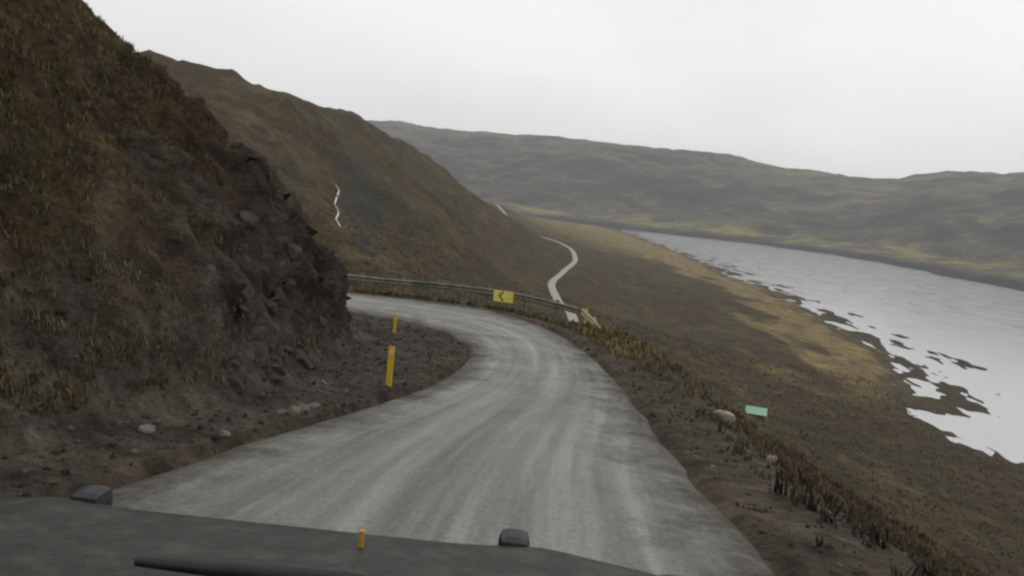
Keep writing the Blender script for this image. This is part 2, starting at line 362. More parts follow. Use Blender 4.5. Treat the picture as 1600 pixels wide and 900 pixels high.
    if detail: z = z + rough * (0.16 * fbm(x / 1.3, y / 1.3, 101, 3) + 0.35 * fbm(x / 5.5, y / 5.5, 105, 3) * sstep(5, 14, np.where(near, r, 20))) * (1 - sstep(-3, 2, und))
    # the lower road lies on a small shelf
    rd2 = np.abs(d) * sstep(270, 280, y)
    shelf = (1 - sstep(2.6, 6.0, np.abs(d))) * sstep(262, 276, y) * (1 - sstep(1150, 1200, y))
    z = z * (1 - shelf) + (Z0 - 0.25) * shelf
    masks = dict(
        rock=np.where(inside & near, np.clip(rockmask + 0.45 * sstep(0.7, 1.2, ridged(x / 5.0, y / 5.0, 97, 3)) * sstep(4, 9, toe), 0, 1), 0),
        gravel=np.clip(np.where(near & inside, (1 - sstep(0.15, 0.9, inn + 0.5 * fbm(x, y, 111, 3))) * 0.8, np.where(~inside & near, 1 - sstep(1.6, 5.6, r + 2.4 * fbm(x / 2.2, y / 2.2, 115, 4)), 0)), 0, 1) * np.where(near, 1, 0),
        earth=np.where(near & inside, 1 - sstep(0.6, 2.6, toe + 1.3 * fbm(x / 1.7, y / 1.7, 131, 4)), 0),
        scree=scree,
        yellow=np.clip(sstep(0.66, 0.78, t + 0.16 * fbm(x / 30, y / 60, 121, 3)) * sstep(230, 380, y) * (1 - sstep(-6, 4, und + 6 * fbm(x / 9, y / 9, 122, 3))) * 0.95
                       + 0.13 * sstep(0.15, 0.6, fbm(x / 30, y / 45, 125, 4)) * sstep(70, 160, y) + sstep(800, 1100, y) * sstep(-20, 60, d) * 0.7, 0, 1),
        weed=sstep(SEA + 0.9, SEA + 0.25, z) if False else 1 - sstep(SEA + 0.3, SEA + 0.9, z),
    )
    masks['_in'] = inside & near; masks['_out'] = outside | ~near; masks['_r'] = r; masks['_toe'] = toe; masks['_und'] = und; masks['_d'] = d
    return z, masks

def ground(x, y):
    z, _ = land(np.array([x], float), np.array([y], float)); return float(z[0])
def hit(pxx, pyy, lo=4, hi=900):
    """first ground point along the ray of a photograph pixel"""
    v = px(pxx, pyy, depth=1.0); t = np.geomspace(lo, hi, 700)
    P = t[:, None] * v; z, _ = land(P[:, 0], P[:, 1]); i = int(np.argmax(P[:, 2] < z))
    if not P[i, 2] < z[i]: return None
    a, b = t[max(i - 1, 0)], t[i]
    t = np.linspace(a, b, 60); P = t[:, None] * v; z, _ = land(P[:, 0], P[:, 1]); i = int(np.argmax(P[:, 2] < z))
    return np.array([P[i, 0], P[i, 1], z[i]])

for (u_, v_, rad) in [(545, 245, 18), (556, 275, 20), (560, 305, 24), (572, 335, 26), (596, 318, 20), (565, 365, 16), (574, 395, 12), (580, 420, 9), (585, 262, 14), (630, 330, 16)]:
    q_ = hit(u_, v_, 60, 600)
    if q_ is not None: SCREE.append((q_[0], q_[1], rad / FPX * q_[1] * 1.3))
def lines(a, b, lo, hi, step, grow, cap):
    L = list(np.arange(a, b + 1e-6, step)); s = step; v = b
    while v < hi: s = min(s * grow, cap); v += s; L.append(v)
    s = step; v = a; pre = []
    while v > lo: s = min(s * grow, cap); v -= s; pre.append(v)
    return np.array(pre[::-1] + L)
gx_ = np.unique(np.concatenate([lines(-13, 7, -420, 340, 0.14, 1.03, 2.2)]))
gy_ = lines(4, 34, -32, 2060, 0.14, 1.022, 9.0)
XX, YY = np.meshgrid(gx_, gy_)
ZZ, MK = land(XX, YY)
tg_y, tg_x = np.gradient(MK['_toe'], gy_, gx_); tl = np.hypot(tg_x, tg_y) + 1e-6
sa_ = (YY - XX) / 1.3
dz_ = MK['rock'] * sstep(0.2, 0.9, MK['_toe']) * MK['_in']
dsp = dz_ * (0.30 * ridged(sa_ / 1.7, ZZ / 1.1, 501, 2) + 0.26 * ridged(sa_ / 0.62, ZZ / 0.5, 511, 4) - 0.25) + 0.05 * MK['_in'] * sstep(0.3, 1.5, MK['_toe']) * fbm(sa_ / .5, ZZ / .5, 521, 3)
XX = XX - tg_x / tl * dsp; YY = YY - tg_y / tl * dsp
nx_, ny_ = len(gx_), len(gy_)
idx = np.arange(nx_ * ny_).reshape(ny_, nx_)
Q = np.stack([idx[:-1, :-1], idx[:-1, 1:], idx[1:, 1:], idx[1:, :-1]], -1).reshape(-1, 4)
keep = ZZ.ravel()[Q].max(1) > SEA - 3.5
me = mesh_np('hillside', np.stack([XX.ravel(), YY.ravel(), ZZ.ravel() + ZC], 1), Q[keep])
for k in ('rock', 'gravel', 'earth', 'scree', 'yellow', 'weed'): attr(me, k, MK[k])
hillside = tag(obj('hillside', me, M_ter), 'brown heath hillside with dark rock cut falling to the fjord', 'hillside', kind='structure')
print('hillside', nx_, ny_, len(me.polygons))
# ------------------------------------------------------------------ gravel road
def strip(name, L, R, zf, m, wob, mat, lift, crown=0.05, edge_w=0.55):
    n = len(L); s = np.r_[0, np.cumsum(np.linalg.norm(np.diff((L + R) / 2, axis=0), axis=1))]
    u = np.linspace(0, 1, m); T = R - L; W = np.linalg.norm(T, axis=1, keepdims=True)
    P = L[:, None, :] * (1 - u)[None, :, None] + R[:, None, :] * u[None, :, None]
    wl = (wob * fbm(s / 1.9, s * 0 + 1.7, 201, 4))[:, None] * np.exp(-u[None, :] * W / 0.5); wr = (wob * fbm(s / 1.9, s * 0 + 7.7, 205, 4))[:, None] * np.exp(-(1 - u)[None, :] * W / 0.5)
    P = P + (T / W)[:, None, :] * (wr - wl)[..., None]
    dist = np.minimum(u, 1 - u)[None, :] * W
    z = zf(P[..., 0], P[..., 1]) + lift + crown * (1 - (2 * u - 1) ** 2)[None, :] - 0.16 * (1 - sstep(0, 0.3, dist))
    z = z + 0.025 * fbm(u[None, :] * 7 + 0 * s[:, None], s[:, None] / 9 + 0 * u[None, :], 211, 3) * sstep(0.2, 0.8, dist)
    V = np.stack([P[..., 0], P[..., 1], z + ZC], -1).reshape(-1, 3)
    id_ = np.arange(n * m).reshape(n, m)
    Fq = np.stack([id_[:-1, :-1], id_[:-1, 1:], id_[1:, 1:], id_[1:, :-1]], -1).reshape(-1, 4)
    me = mesh_np(name, V, Fq)
    uvl = me.uv_layers.new(name='UVMap')
    uv = np.stack([np.broadcast_to(u[None, :], (n, m)) * W, np.broadcast_to(s[:, None], (n, m))], -1).reshape(-1, 2)
    li = np.empty(len(me.loops), np.int32); me.loops.foreach_get('vertex_index', li)
    uvl.data.foreach_set('uv', np.ascontiguousarray(uv[li], np.float32).ravel())
    attr(me, 'border', (1 - np.clip(dist / edge_w, 0, 1)).ravel())
    return obj(name, me, mat)
road = strip('gravel_road', Lp, Rp, lambda x, y: h_road(y), 60, 0.12, M_road, 0.0, edge_w=2.6)
tag(road, 'wet grey gravel road bending left round the rock nose', 'road', kind='structure')
M_road2 = mat_plain('pale_gravel', (0.30, 0.285, 0.265), 0.7, var=0.15, scale=0.6)
def lower_road(y0, y1, n, w0):
    ys = np.linspace(y0, y1, n); xs = X0f(ys); c = np.stack([xs, ys], 1); T = np.gradient(c, axis=0); T /= np.linalg.norm(T, axis=1, keepdims=True)
    N = np.stack([T[:, 1], -T[:, 0]], 1)
    return strip('lower_road', c - N * w0, c + N * w0, lambda x, y: Z0f(y), 7, 0.15, M_road2, 0.18, 0.05, 0.5)
tag(lower_road(268, 1150, 240, 1.8), 'pale gravel road winding along the slope above the fjord', 'road', kind='structure')

# ------------------------------------------------------------------ fjord and far hills
me = mesh_np('fjord', np.array([(-1500, -700, 0), (4200, -700, 0), (4200, 4200, 0), (-1500, 4200, 0)], float), np.array([[0, 1, 2, 3]]))
tag(obj('fjord', me, M_sea), 'calm grey fjord water reflecting the overcast sky', 'water', kind='structure')
FS = smooth_line([(860, -800), (800, 200), (712, 1100), (692, 1245), (712, 1500), (682, 1740), (590, 1885), (440, 1915), (290, 1945), (200, 2010), (60, 2050), (-400, 2100), (-3000, 2150)], 500)
far_prof = pchip([-200, 0, 14, 55, 140, 230, 400, 620, 900, 1300, 2200, 4000], [-20, 0, 9, 15, 22, 48, 118, 196, 252, 290, 310, 310])
fx = np.arange(-2400, 3900, 15.0); fy = np.concatenate([np.arange(-500, 900, 40.0), np.arange(900, 4000, 15.0)])
FX, FY = np.meshgrid(fx, fy)
s_ = -sdist(FX, FY, FS)
s2 = s_ + 30 * fbm(FX / 160, FY / 160, 301, 4) + 130 * fbm(FX / 700, FY / 700, 305, 3) * sstep(60, 500, s_)
FZ = far_prof(s2) + sstep(40, 300, s2) * (20 * fbm(FX / 420, FY / 420, 311, 4) + 5 * ridged(FX / 170, FY / 170, 315, 3)) + sstep(5, 60, s2) * 4 * fbm(FX / 45, FY / 45, 319, 3)
azi = np.degrees(np.arctan2(FX, np.maximum(FY, 1)))
FZ = np.where(FZ > 30, 30 + (FZ - 30) * np.interp(azi, [10, 14, 18, 24, 28.5, 32], [1, 1, 0.80, 0.78, 0.93, 1.0]), FZ)
idf = np.arange(FX.size).reshape(FX.shape)
Qf = np.stack([idf[:-1, :-1], idf[:-1, 1:], idf[1:, 1:], idf[1:, :-1]], -1).reshape(-1, 4)
Qf = Qf[FZ.ravel()[Qf].max(1) > -3]
me = mesh_np('far_hills', np.stack([FX.ravel(), FY.ravel(), FZ.ravel()], 1), Qf)
gz, gxx = np.gradient(FZ); steep = np.hypot(gz / 15, gxx / 15)
attr(me, 'rock', np.clip(sstep(0.30, 0.6, steep) * 0.8 + 0.7 * (1 - sstep(12, 40, s2)), 0, 1))
g1 = sstep(25, 70, s2) * (1 - sstep(140, 240, s2)) * sstep(-0.25, 0.25, fbm(FX / 120, FY / 60, 331, 4)) * (1 - sstep(0.25, 0.45, steep))
g2 = 0.45 * sstep(0.1, 0.5, fbm(FX / 260, FY / 90, 341, 4)) * sstep(240, 330, s2) * (1 - sstep(0.3, 0.5, steep))
attr(me, 'green', np.clip(g1 + g2, 0, 1))
tag(obj('far_hills', me, M_far), 'hazy heath hills rising across the fjord', 'hill', kind='structure')

# ------------------------------------------------------------------ rocks
def rock_mesh(seed, sub=2, sharp=0.32, mat=None):
    bm = bmesh.new(); bmesh.ops.create_icosphere(bm, subdivisions=sub, radius=0.5); rr = random.Random(seed)
    pl = [(Vector((rr.gauss(0, 1), rr.gauss(0, 1), rr.gauss(0, 1))).normalized(), rr.uniform(0.26, 0.44)) for _ in range(9)]
    for v in bm.verts:
        for n, dd in pl:
            k = v.co.dot(n) - dd
            if k > 0: v.co -= n * k
        v.co *= 1 + rr.uniform(-0.05, 0.05)
    me = bm_mesh('rock', bm, False); me.materials.append(mat); return me
dark_m = [rock_mesh(i, 2, mat=M_dark) for i in range(5)]
lich_m = [rock_mesh(20 + i, 2, mat=M_lich) for i in range(4)]
stone_m = [rock_mesh(40 + i, 2, mat=M_stone) for i in range(4)]
def put_rock(me, p, s, parent=None, sink=0.25, name='rock'):
    o = obj(name, me, None, parent)
    o.scale = (s * random.uniform(0.8, 1.35), s * random.uniform(0.8, 1.3), s * random.uniform(0.6, 1.05))
    o.rotation_euler = (random.uniform(-.5, .5), random.uniform(-.5, .5), random.uniform(0, 6.28))
    o.location = (p[0], p[1], p[2] + ZC + s * (0.5 - sink) * 0.5)
    return o
# rock cut at the nose: rocks standing proud of the face
for k in range(75):
    u_, v_ = random.uniform(330, 542), random.uniform(335, 610)
    if v_ < 470 - (545 - u_) * -0.1 and u_ > 500 and v_ < 400: continue
    p = hit(u_, v_, 8, 60)
    if p is None: continue
    _, mk = land(p[:1], p[1:2])
    if mk['_toe'][0] < 0.1 or mk['_toe'][0] > 7: continue
    put_rock(random.choice(dark_m), p, random.choice((0.2, 0.28, 0.36, 0.45, 0.6)), hillside, 1.0)
# crags along the brow
for k in range(60):
    x = random.uniform(-19, -7.5); y = random.uniform(20, 30)
    _, mk = land(np.array([x]), np.array([y]))
    if mk['_toe'][0] < 3.4: continue
    put_rock(random.choice(lich_m), (x, y, ground(x, y)), random.choice((0.25, 0.35, 0.5, 0.7)), hillside, 0.35)
G = 'loose stones along the inner verge'
for (u_, v_, s) in [(440, 647, .20), (456, 643, .26), (474, 638, .20), (490, 636, .18), (232, 672, .22), (505, 598, .16), (575, 560, .16), (540, 612, .14), (556, 530, .2), (350, 684, .16)]:
    p = hit(u_, v_, 5, 60); o = put_rock(random.choice(stone_m), p, s, None, 0.5, 'stone')
    tag(o, 'small pinkish grey stone lying on the verge under the rock bank', 'stone', G)
p = hit(1128, 662, 6, 120); o = put_rock(stone_m[1], p, 0.46, None, -0.1, 'boulder'); tag(o, 'cream coloured boulder on the gravel shoulder beside the green box', 'boulder'); o.data = stone_m[1].copy()
o.data.materials.clear(); o.data.materials.append(mat_rock('cream_rock', (0.30, 0.26, 0.19), (0.40, 0.35, 0.26), (0.5, 0.45, 0.35)))
p = hit(1142, 652, 6, 120); o = put_rock(dark_m[2], p, 0.5, None, 0.15, 'boulder'); tag(o, 'dark basalt boulder right behind the cream boulder', 'boulder')
for (u_, v_, s, lab) in [(1112, 628, .36, 'low dark boulder on the outer shoulder uphill of the cream boulder'), (1205, 722, .22, 'grey boulder halfway down the gravel embankment below the road')]:
    p = hit(u_, v_, 6, 120); o = put_rock(random.choice(dark_m if 'dark' in lab else stone_m), p, s, None, 0.2, 'boulder'); tag(o, lab, 'boulder')

# loose pebbles and small stones on verge and embankment (uncountable)
def pebbles(name, n, xr, yr, size, ok, mat, label):
    x = rng.uniform(*xr, n); y = rng.uniform(*yr, n); z, mk = land(x, y); m = ok(x, y, z, mk); x, y, z = x[m], y[m], z[m]; n = len(x)
    bm = bmesh.new(); bmesh.ops.create_icosphere(bm, subdivisions=1, radius=1.0); bv = np.array([v.co[:] for v in bm.verts]); bf = np.array([[v.index for v in f.verts] for f in bm.faces]); bm.free()
    sz = rng.uniform(0, 1, n) ** 3 * (size[1] - size[0]) + size[0]; a = rng.uniform(0, 6.28, n)
    V = bv[None] * (1 + rng.uniform(-.25, .25, (n, len(bv), 1))) * (sz[:, None] * rng.uniform(.55, 1.2, (n, 3)))[:, None, :]
    ca, sa = np.cos(a)[:, None], np.sin(a)[:, None]
    P = np.stack([x[:, None] + V[..., 0] * ca - V[..., 1] * sa, y[:, None] + V[..., 0] * sa + V[..., 1] * ca, z[:, None] + ZC + V[..., 2] + 0.15 * sz[:, None]], -1)
    me = mesh_np(name, P.reshape(-1, 3), (bf[None] + (np.arange(n) * len(bv))[:, None, None]).reshape(-1, 3), False)
    attr(me, 'tone', np.repeat(rng.uniform(0, 1, n), len(bv)))
    return tag(obj(name, me, mat), label, 'gravel', kind='stuff')
M_peb = mat_tuft('pebble_mix', [(0.0, (0.026, 0.021, 0.017)), (0.5, (0.050, 0.041, 0.033)), (0.85, (0.080, 0.068, 0.056)), (1.0, (0.14, 0.12, 0.105))])
pebbles('shoulder_gravel', 6500, (2.4, 10), (3, 36), (0.010, 0.055), lambda x, y, z, m: m['_out'] & (m['_r'] > 0.05) & (m['_r'] < 6), M_peb, 'loose dark stones strewn over the outer embankment')
pebbles('verge_gravel', 6000, (-7.5, -0.8), (4, 30), (0.010, 0.055), lambda x, y, z, m: m['_in'] & (m['_toe'] < 1.3), M_peb, 'loose dark stones strewn over the inner verge')

# ------------------------------------------------------------------ tufts of heath and grass (uncountable)
def tufts(name, n, xr, yr, size, ok, mat, label, blades=7, wide=0.10, tone=None, cat='grass'):
    x = rng.uniform(*xr, n); y = rng.uniform(*yr, n); z, mk = land(x, y)
    m = ok(x, y, z, mk); x, y, z = x[m], y[m], z[m]; n = len(x)
    sz = rng.uniform(*size, n)
    tn = np.clip(0.5 + 0.45 * fbm(x / 7, y / 9, 401, 3) + rng.normal(0, 0.16, n), 0, 1)
    N = n * blades; i = np.repeat(np.arange(n), blades)
    a = rng.uniform(0, 2 * np.pi, N); lean = rng.uniform(0.15, 0.85, N); hgt = sz[i] * rng.uniform(0.55, 1.0, N); wd = sz[i] * wide * rng.uniform(0.6, 1.4, N)
    ox = sz[i] * rng.normal(0, 0.22, N); oy = sz[i] * rng.normal(0, 0.22, N)
    bx, by, bz = x[i] + ox, y[i] + oy, z[i] + ZC - 0.10 * sz[i]
    ca, sa = np.cos(a), np.sin(a)
    P = np.empty((N, 5, 3))
    for k, (t, wk) in enumerate(((0, 1), (0, -1), (0.6, 0.8), (0.6, -0.8), (1.0, 0))):
        off = lean * hgt * t ** 1.7
        P[:, k, 0] = bx + ca * off - sa * wd * wk; P[:, k, 1] = by + sa * off + ca * wd * wk; P[:, k, 2] = bz + hgt * t * (1 - 0.25 * lean * t)
    b0 = (np.arange(N) * 5)[:, None]
    Ft = np.concatenate([b0 + np.array([[0, 1, 3]]), b0 + np.array([[0, 3, 2]]), b0 + np.array([[2, 3, 4]])])
    me = mesh_np(name, P.reshape(-1, 3), Ft, False)
    attr(me, 'tone', np.repeat(np.clip(tn[i] + rng.normal(0, 0.06, N), 0, 1), 5))
    return tag(obj(name, me, mat), label, cat, kind='stuff')
M_heath = mat_tuft('heath_tuft', [(0.08, (0.034, 0.026, 0.020)), (0.32, (0.064, 0.045, 0.032)), (0.52, (0.086, 0.068, 0.036)), (0.72, (0.110, 0.092, 0.045)), (0.95, (0.140, 0.105, 0.060))])
M_grass = mat_tuft('dry_grass', [(0.10, (0.050, 0.048, 0.028)), (0.45, (0.10, 0.088, 0.042)), (0.75, (0.165, 0.135, 0.062)), (0.95, (0.20, 0.165, 0.085))])
bank_ok = lambda x, y, z, m: m['_in'] & (m['_toe'] > 0.3) & ((m['rock'] < 0.5) | (rng.random(len(x)) < 0.22))
tufts('bank_heath', 52000, (-24, -3.3), (4, 30), (0.08, 0.20), bank_ok, M_heath, 'brown heath tufts growing over the bank above the road', 9, 0.05, cat='heath')
slope_ok = lambda x, y, z, m: m['_out'] & ((m['gravel'] < 0.80) | ((m['_r'] > 1.0) & (rng.random(len(x)) < 0.30))) & (m['_und'] < -2) & (np.abs(m['_d']) * (y > 262) + 9 * (y <= 262) > 4)
tufts('slope_heath', 26000, (3, 40), (6, 75), (0.15, 0.42), slope_ok, M_heath, 'brown heath tufts covering the steep slope below the road', 9, 0.05, cat='heath')
tufts('lower_slope_heath', 24000, (-60, 150), (45, 330), (0.3, 0.85), slope_ok, M_heath, 'brown scrub of the lower slope down to the shore', 6, 0.10, cat='scrub')
rail_ok = lambda x, y, z, m: m['_out'] & (m['_r'] > 0.7) & (m['_r'] < 3.2)
tufts('verge_grass', 4200, (-14, 5), (24, 38), (0.15, 0.42), rail_ok, M_grass, 'dry grass growing under the guard rail', 8, 0.07)

# ------------------------------------------------------------------ stream falling down the gully
M_foam = mat_plain('white_water', (0.62, 0.65, 0.65), 0.5, var=0.2, scale=2)
pts = [(525, 290, 0.5), (530, 298, 0.9), (526, 310, 1.1), (523, 320, .5), (528, 328, .5), (529, 335, .8), (525, 343, .6), (530, 352, 1.0), (533, 356, .3)]
V, Fq = [], []
base = hit(526, 322, 60, 400)
for (u_, v_, wd) in pts:
    p = hit(u_, v_, 60, 400); n_ = Vector((-p[0], -p[1], 0)).normalized()
    for s in (-1, -.4, .4, 1): V.append((p[0] + s * wd * 0.30, p[1] + n_.y * (0.55 if abs(s) < .5 else .2), p[2] + ZC + (0.45 if abs(s) < .5 else 0.1)))
for i in range(len(pts) - 1):
    for j in range(3): Fq.append((4 * i + j, 4 * i + j + 1, 4 * i + j + 5, 4 * i + j + 4))
tag(obj('waterfall', mesh_np('waterfall', np.array(V), np.array(Fq)), M_foam), 'thin white stream cascading down the gully of the brown hill', 'waterfall', kind='structure')

# ------------------------------------------------------------------ guard rail
M_steel = mat_plain('weathered_rail', (0.20, 0.195, 0.155), 0.6, 0.2, 0.3, 3.0, dirt=(0.09, 0.085, 0.06))
M_wood = mat_plain('weathered_post', (0.15, 0.135, 0.10), 0.85, 0, 0.35, 9.0)
M_yel = mat_plain('yellow_paint', (0.62, 0.40, 0.03), 0.5, 0, 0.12, 12.0)
M_pale = mat_plain('pale_yellow_paint', (0.40, 0.37, 0.20), 0.55, 0, 0.2, 10.0)
M_refl = mat_plain('reflector', (0.66, 0.52, 0.22), 0.3, 0, 0.05, 12.0)
M_black = mat_plain('black_paint', (0.13, 0.12, 0.04), 0.5, 0, 0.2, 12.0)
rail_pts = [(-16, 35.0), (-9, 34.3), (-6, 34.2), (-3, 34.6), (-0.6, 34.3), (1.0, 33.2), (2.1, 31.9), (2.75, 30.9)]
RP = smooth_line(rail_pts, 90)
gr = empty('guard_rail', (RP[45][0], RP[45][1], ground(*RP[45]) + ZC)); gro = Vector(gr.location)
tag(gr, 'weathered grey steel guard rail on short posts round the outside of the bend', 'guard rail')
def wbeam(line, ztop, name, mat, parent, org):
    prof = [(0.0, 0.0), (0.035, -0.03), (0.035, -0.08), (-0.02, -0.12), (-0.02, -0.14), (0.035, -0.18), (0.035, -0.23), (0.0, -0.26)]
    n = len(line); T = np.gradient(line, axis=0); T /= np.linalg.norm(T, axis=1, keepdims=True); N = np.stack([T[:, 1], -T[:, 0]], 1)
    V = []
    for off in (0.0, -0.012):
        for i in range(n):
            for (a, b_) in prof: V.append((line[i, 0] + N[i, 0] * (a + off) - org.x, line[i, 1] + N[i, 1] * (a + off) - org.y, ztop[i] + b_ - org.z))
    V = np.array(V); m = len(prof); ii = np.arange(n * m).reshape(n, m)
    q = np.stack([ii[:-1, :-1], ii[:-1, 1:], ii[1:, 1:], ii[1:, :-1]], -1).reshape(-1, 4)
    q2 = q[:, ::-1] + n * m; top = np.stack([ii[:-1, 0], ii[1:, 0], ii[1:, 0] + n * m, ii[:-1, 0] + n * m], -1); bot = np.stack([ii[:-1, -1], ii[:-1, -1] + n * m, ii[1:, -1] + n * m, ii[1:, -1]], -1)
    return obj(name, mesh_np(name, V, np.concatenate([q, q2, top, bot]), False), mat, parent)
zt = np.array([h_road(y) for x, y in RP]) + ZC + 0.60
wbeam(RP, zt, 'beam', M_steel, gr, gro)
pm = bmesh.new(); add_box(pm, (0, 0, 0.1), (0.13, 0.13, 1.15), bevel=0.012); post_me = bm_mesh('post', pm); post_me.materials.append(M_wood)
for i in range(2, 90, 8):
    T = RP[min(i + 1, 89)] - RP[i - 1]; T /= np.linalg.norm(T)
    o = obj('post', post_me, None, gr, Vector((RP[i][0] - T[1] * 0.10 * -1 - 2 * T[1] * 0.10, RP[i][1] + T[0] * 0.10, zt[i] - 0.60)) - gro)
    o.rotation_euler = (0, 0, math.atan2(T[1], T[0]))
# the pale yellow end section dips to the ground
EP = smooth_line([(2.78, 30.85), (3.1, 30.2), (3.35, 29.5), (3.55, 28.6)], 14)
ge = empty('rail_terminal', (EP[7][0], EP[7][1], ground(*EP[7]) + ZC)); geo_ = Vector(ge.location)
tag(ge, 'pale yellow sloping end section of the guard rail dipping to the ground', 'rail end')
zend = np.array([h_road(p_[1]) + ZC + 0.64 - 0.62 * i / 13 for i, p_ in enumerate(EP)])
wbeam(EP, zend, 'beam', M_pale, ge, geo_)
for i, hh in ((1, .62), (5, .44)):
    pm = bmesh.new(); add_box(pm, (0, 0, hh / 2 - .25), (0.09, 0.09, hh + .5), bevel=0.01)
    obj('post', bm_mesh('post', pm), M_pale, ge, Vector((EP[i][0] + .09, EP[i][1] + .06, h_road(EP[i][1]) + ZC)) - geo_)

# ------------------------------------------------------------------ yellow marker posts
def marker_post(p, h, label, lean=0.0, wd=0.10, group=None):
    t = empty('marker_post', (p[0], p[1], p[2] + ZC)); t.rotation_euler = (0, lean, 0)
    bm = bmesh.new(); add_box(bm, (0, 0, h / 2 - 0.15), (wd, wd * 0.55, h + 0.3), bevel=0.012)
    bm.verts.ensure_lookup_table()
    for v in bm.verts:                                  # slanted top
        if v.co.z > h - 0.05: v.co.z -= 0.25 * (v.co.y + wd * .3)
    obj('shaft', bm_mesh('shaft', bm), M_yel, t)
    bm = bmesh.new(); add_box(bm, (0, -wd * 0.30, h - 0.14), (wd * 0.7, 0.012, 0.11), bevel=0.004); obj('reflector', bm_mesh('reflector', bm), M_refl, t)
    return tag(t, label, 'marker post', group)
p = hit(607, 603, 8, 60); marker_post(p, 0.80, 'tall yellow marker post with pale reflector on the inner verge of the bend', 0.0, 0.115)
p = hit(616, 519, 8, 60); marker_post(p, 0.56, 'small yellow marker post farther round the bend at the road edge', 0.0, 0.095)
p = np.array([2.95, 30.6, h_road(30.6) - .05]); marker_post(p, 0.72, 'thin yellow marker post where the guard rail begins to dip', 0.0, 0.10)

# ------------------------------------------------------------------ chevron sign on the rail
c = np.array([-0.33, 33.55, h_road(33.5)])
sg = empty('chevron_sign', (c[0], c[1], c[2] + ZC), math.radians(-10)); tag(sg, 'yellow warning board with dark chevron in front of the guard rail', 'sign')
bm = bmesh.new(); add_box(bm, (0, 0, 0.42), (0.84, 0.03, 0.46), bevel=0.01); M_sign = mat_plain('sign_yellow', (0.80, 0.72, 0.16), 0.4, 0, 0.1, 5.0, dirt=(0.56, 0.48, 0.10)); pl = obj('plate', bm_mesh('plate', bm), M_sign, sg)
bm = bmesh.new()
for q in ([(-0.05, .645), (0.05, .645), (-0.10, .44), (-0.20, .44)], [(-0.20, .44), (-0.10, .44), (0.05, .235), (-0.05, .235)]):
    a = [bm.verts.new((x, -0.0185, z)) for x, z in q]; f_ = bm.faces.new(a)
r = bmesh.ops.extrude_face_region(bm, geom=bm.faces[:]); bmesh.ops.translate(bm, vec=(0, 0.004, 0), verts=[v for v in r['geom'] if isinstance(v, bmesh.types.BMVert)])
obj('chevron', bm_mesh('chevron', bm), M_black, pl)
bm = bmesh.new(); add_box(bm, (0.45, 0, 0.40), (0.05, 0.034, 0.42), bevel=0.008); obj('edge_strip', bm_mesh('edge_strip', bm), mat_plain('orange_strip', (0.45, 0.17, 0.03), 0.5), sg)['label'] = 'orange reflective edge strip'
for s in (-1, 1):
    bm = bmesh.new(); add_tube(bm, [(s * .3, .04, -.35), (s * .3, .04, .6)], 0.025); obj('leg', bm_mesh('leg', bm, True), M_steel, sg)

# ------------------------------------------------------------------ green box on the slope
p = hit(1180, 652, 8, 400); d_ = p[1]; print('hut', p)
gb = empty('hut', (p[0], p[1], p[2] + ZC), math.radians(-14)); tag(gb, 'small hut with pale green roof on the heath slope below the road', 'hut')
ws = 33 / FPX * d_
M_wall = mat_plain('red_brown_boards', (0.085, 0.055, 0.042), 0.8, 0, 0.25, 3); M_gl = mat_plain('pale_green_roof', (0.30, 0.50, 0.37), 0.5, 0, 0.12, 1.5); M_gd = mat_plain('dark_green_trim', (0.03, 0.075, 0.04), 0.6, 0, 0.2, 3)
wd_, dp_, hw_ = ws * .82, ws * .60, ws * .24
bm = bmesh.new()
prof = [(-dp_ / 2, -1.5), (dp_ / 2, -1.5), (dp_ / 2, hw_), (0, hw_ + ws * .28), (-dp_ / 2, hw_)]
A = [bm.verts.new((-wd_ / 2, a, b_)) for a, b_ in prof]; B = [bm.verts.new((wd_ / 2, a, b_)) for a, b_ in prof]
bm.faces.new(A[::-1]); bm.faces.new(B)
for k in range(5): bm.faces.new((A[k], A[(k + 1) % 5], B[(k + 1) % 5], B[k]))
bmesh.ops.recalc_face_normals(bm, faces=bm.faces[:]); obj('wall', bm_mesh('wall', bm), M_wall, gb)
for sgn in (-1, 1):
    bm = bmesh.new(); an = math.atan2(ws * .28, dp_ / 2); ln = math.hypot(ws * .28, dp_ / 2) * 1.15
    add_box(bm, (0, sgn * dp_ * .275, hw_ + ws * .125 + .06), (ws, ln, 0.08), rot=Matrix.Rotation(-sgn * an, 3, 'X'))
    rf = obj('roof', bm_mesh('roof', bm), M_gl, gb)
bm = bmesh.new(); add_box(bm, (0, 0, hw_ + ws * .28 + .12), (ws * 1.01, .25, .10), bevel=.03); obj('ridge_cap', bm_mesh('ridge_cap', bm), M_gd, rf)
for sgn in (-1, 1):
    bm = bmesh.new(); add_box(bm, (sgn * wd_ * .25, -dp_ / 2 - .02, hw_ * .45), (wd_ * .2, .08, hw_ * .55)); obj('window', bm_mesh('window', bm), M_gd, gb)
bm = bmesh.new(); add_box(bm, (0, -dp_ / 2 - .02, hw_ * .3), (.8, .09, hw_ * .95)); obj('door', bm_mesh('door', bm), M_gd, gb)

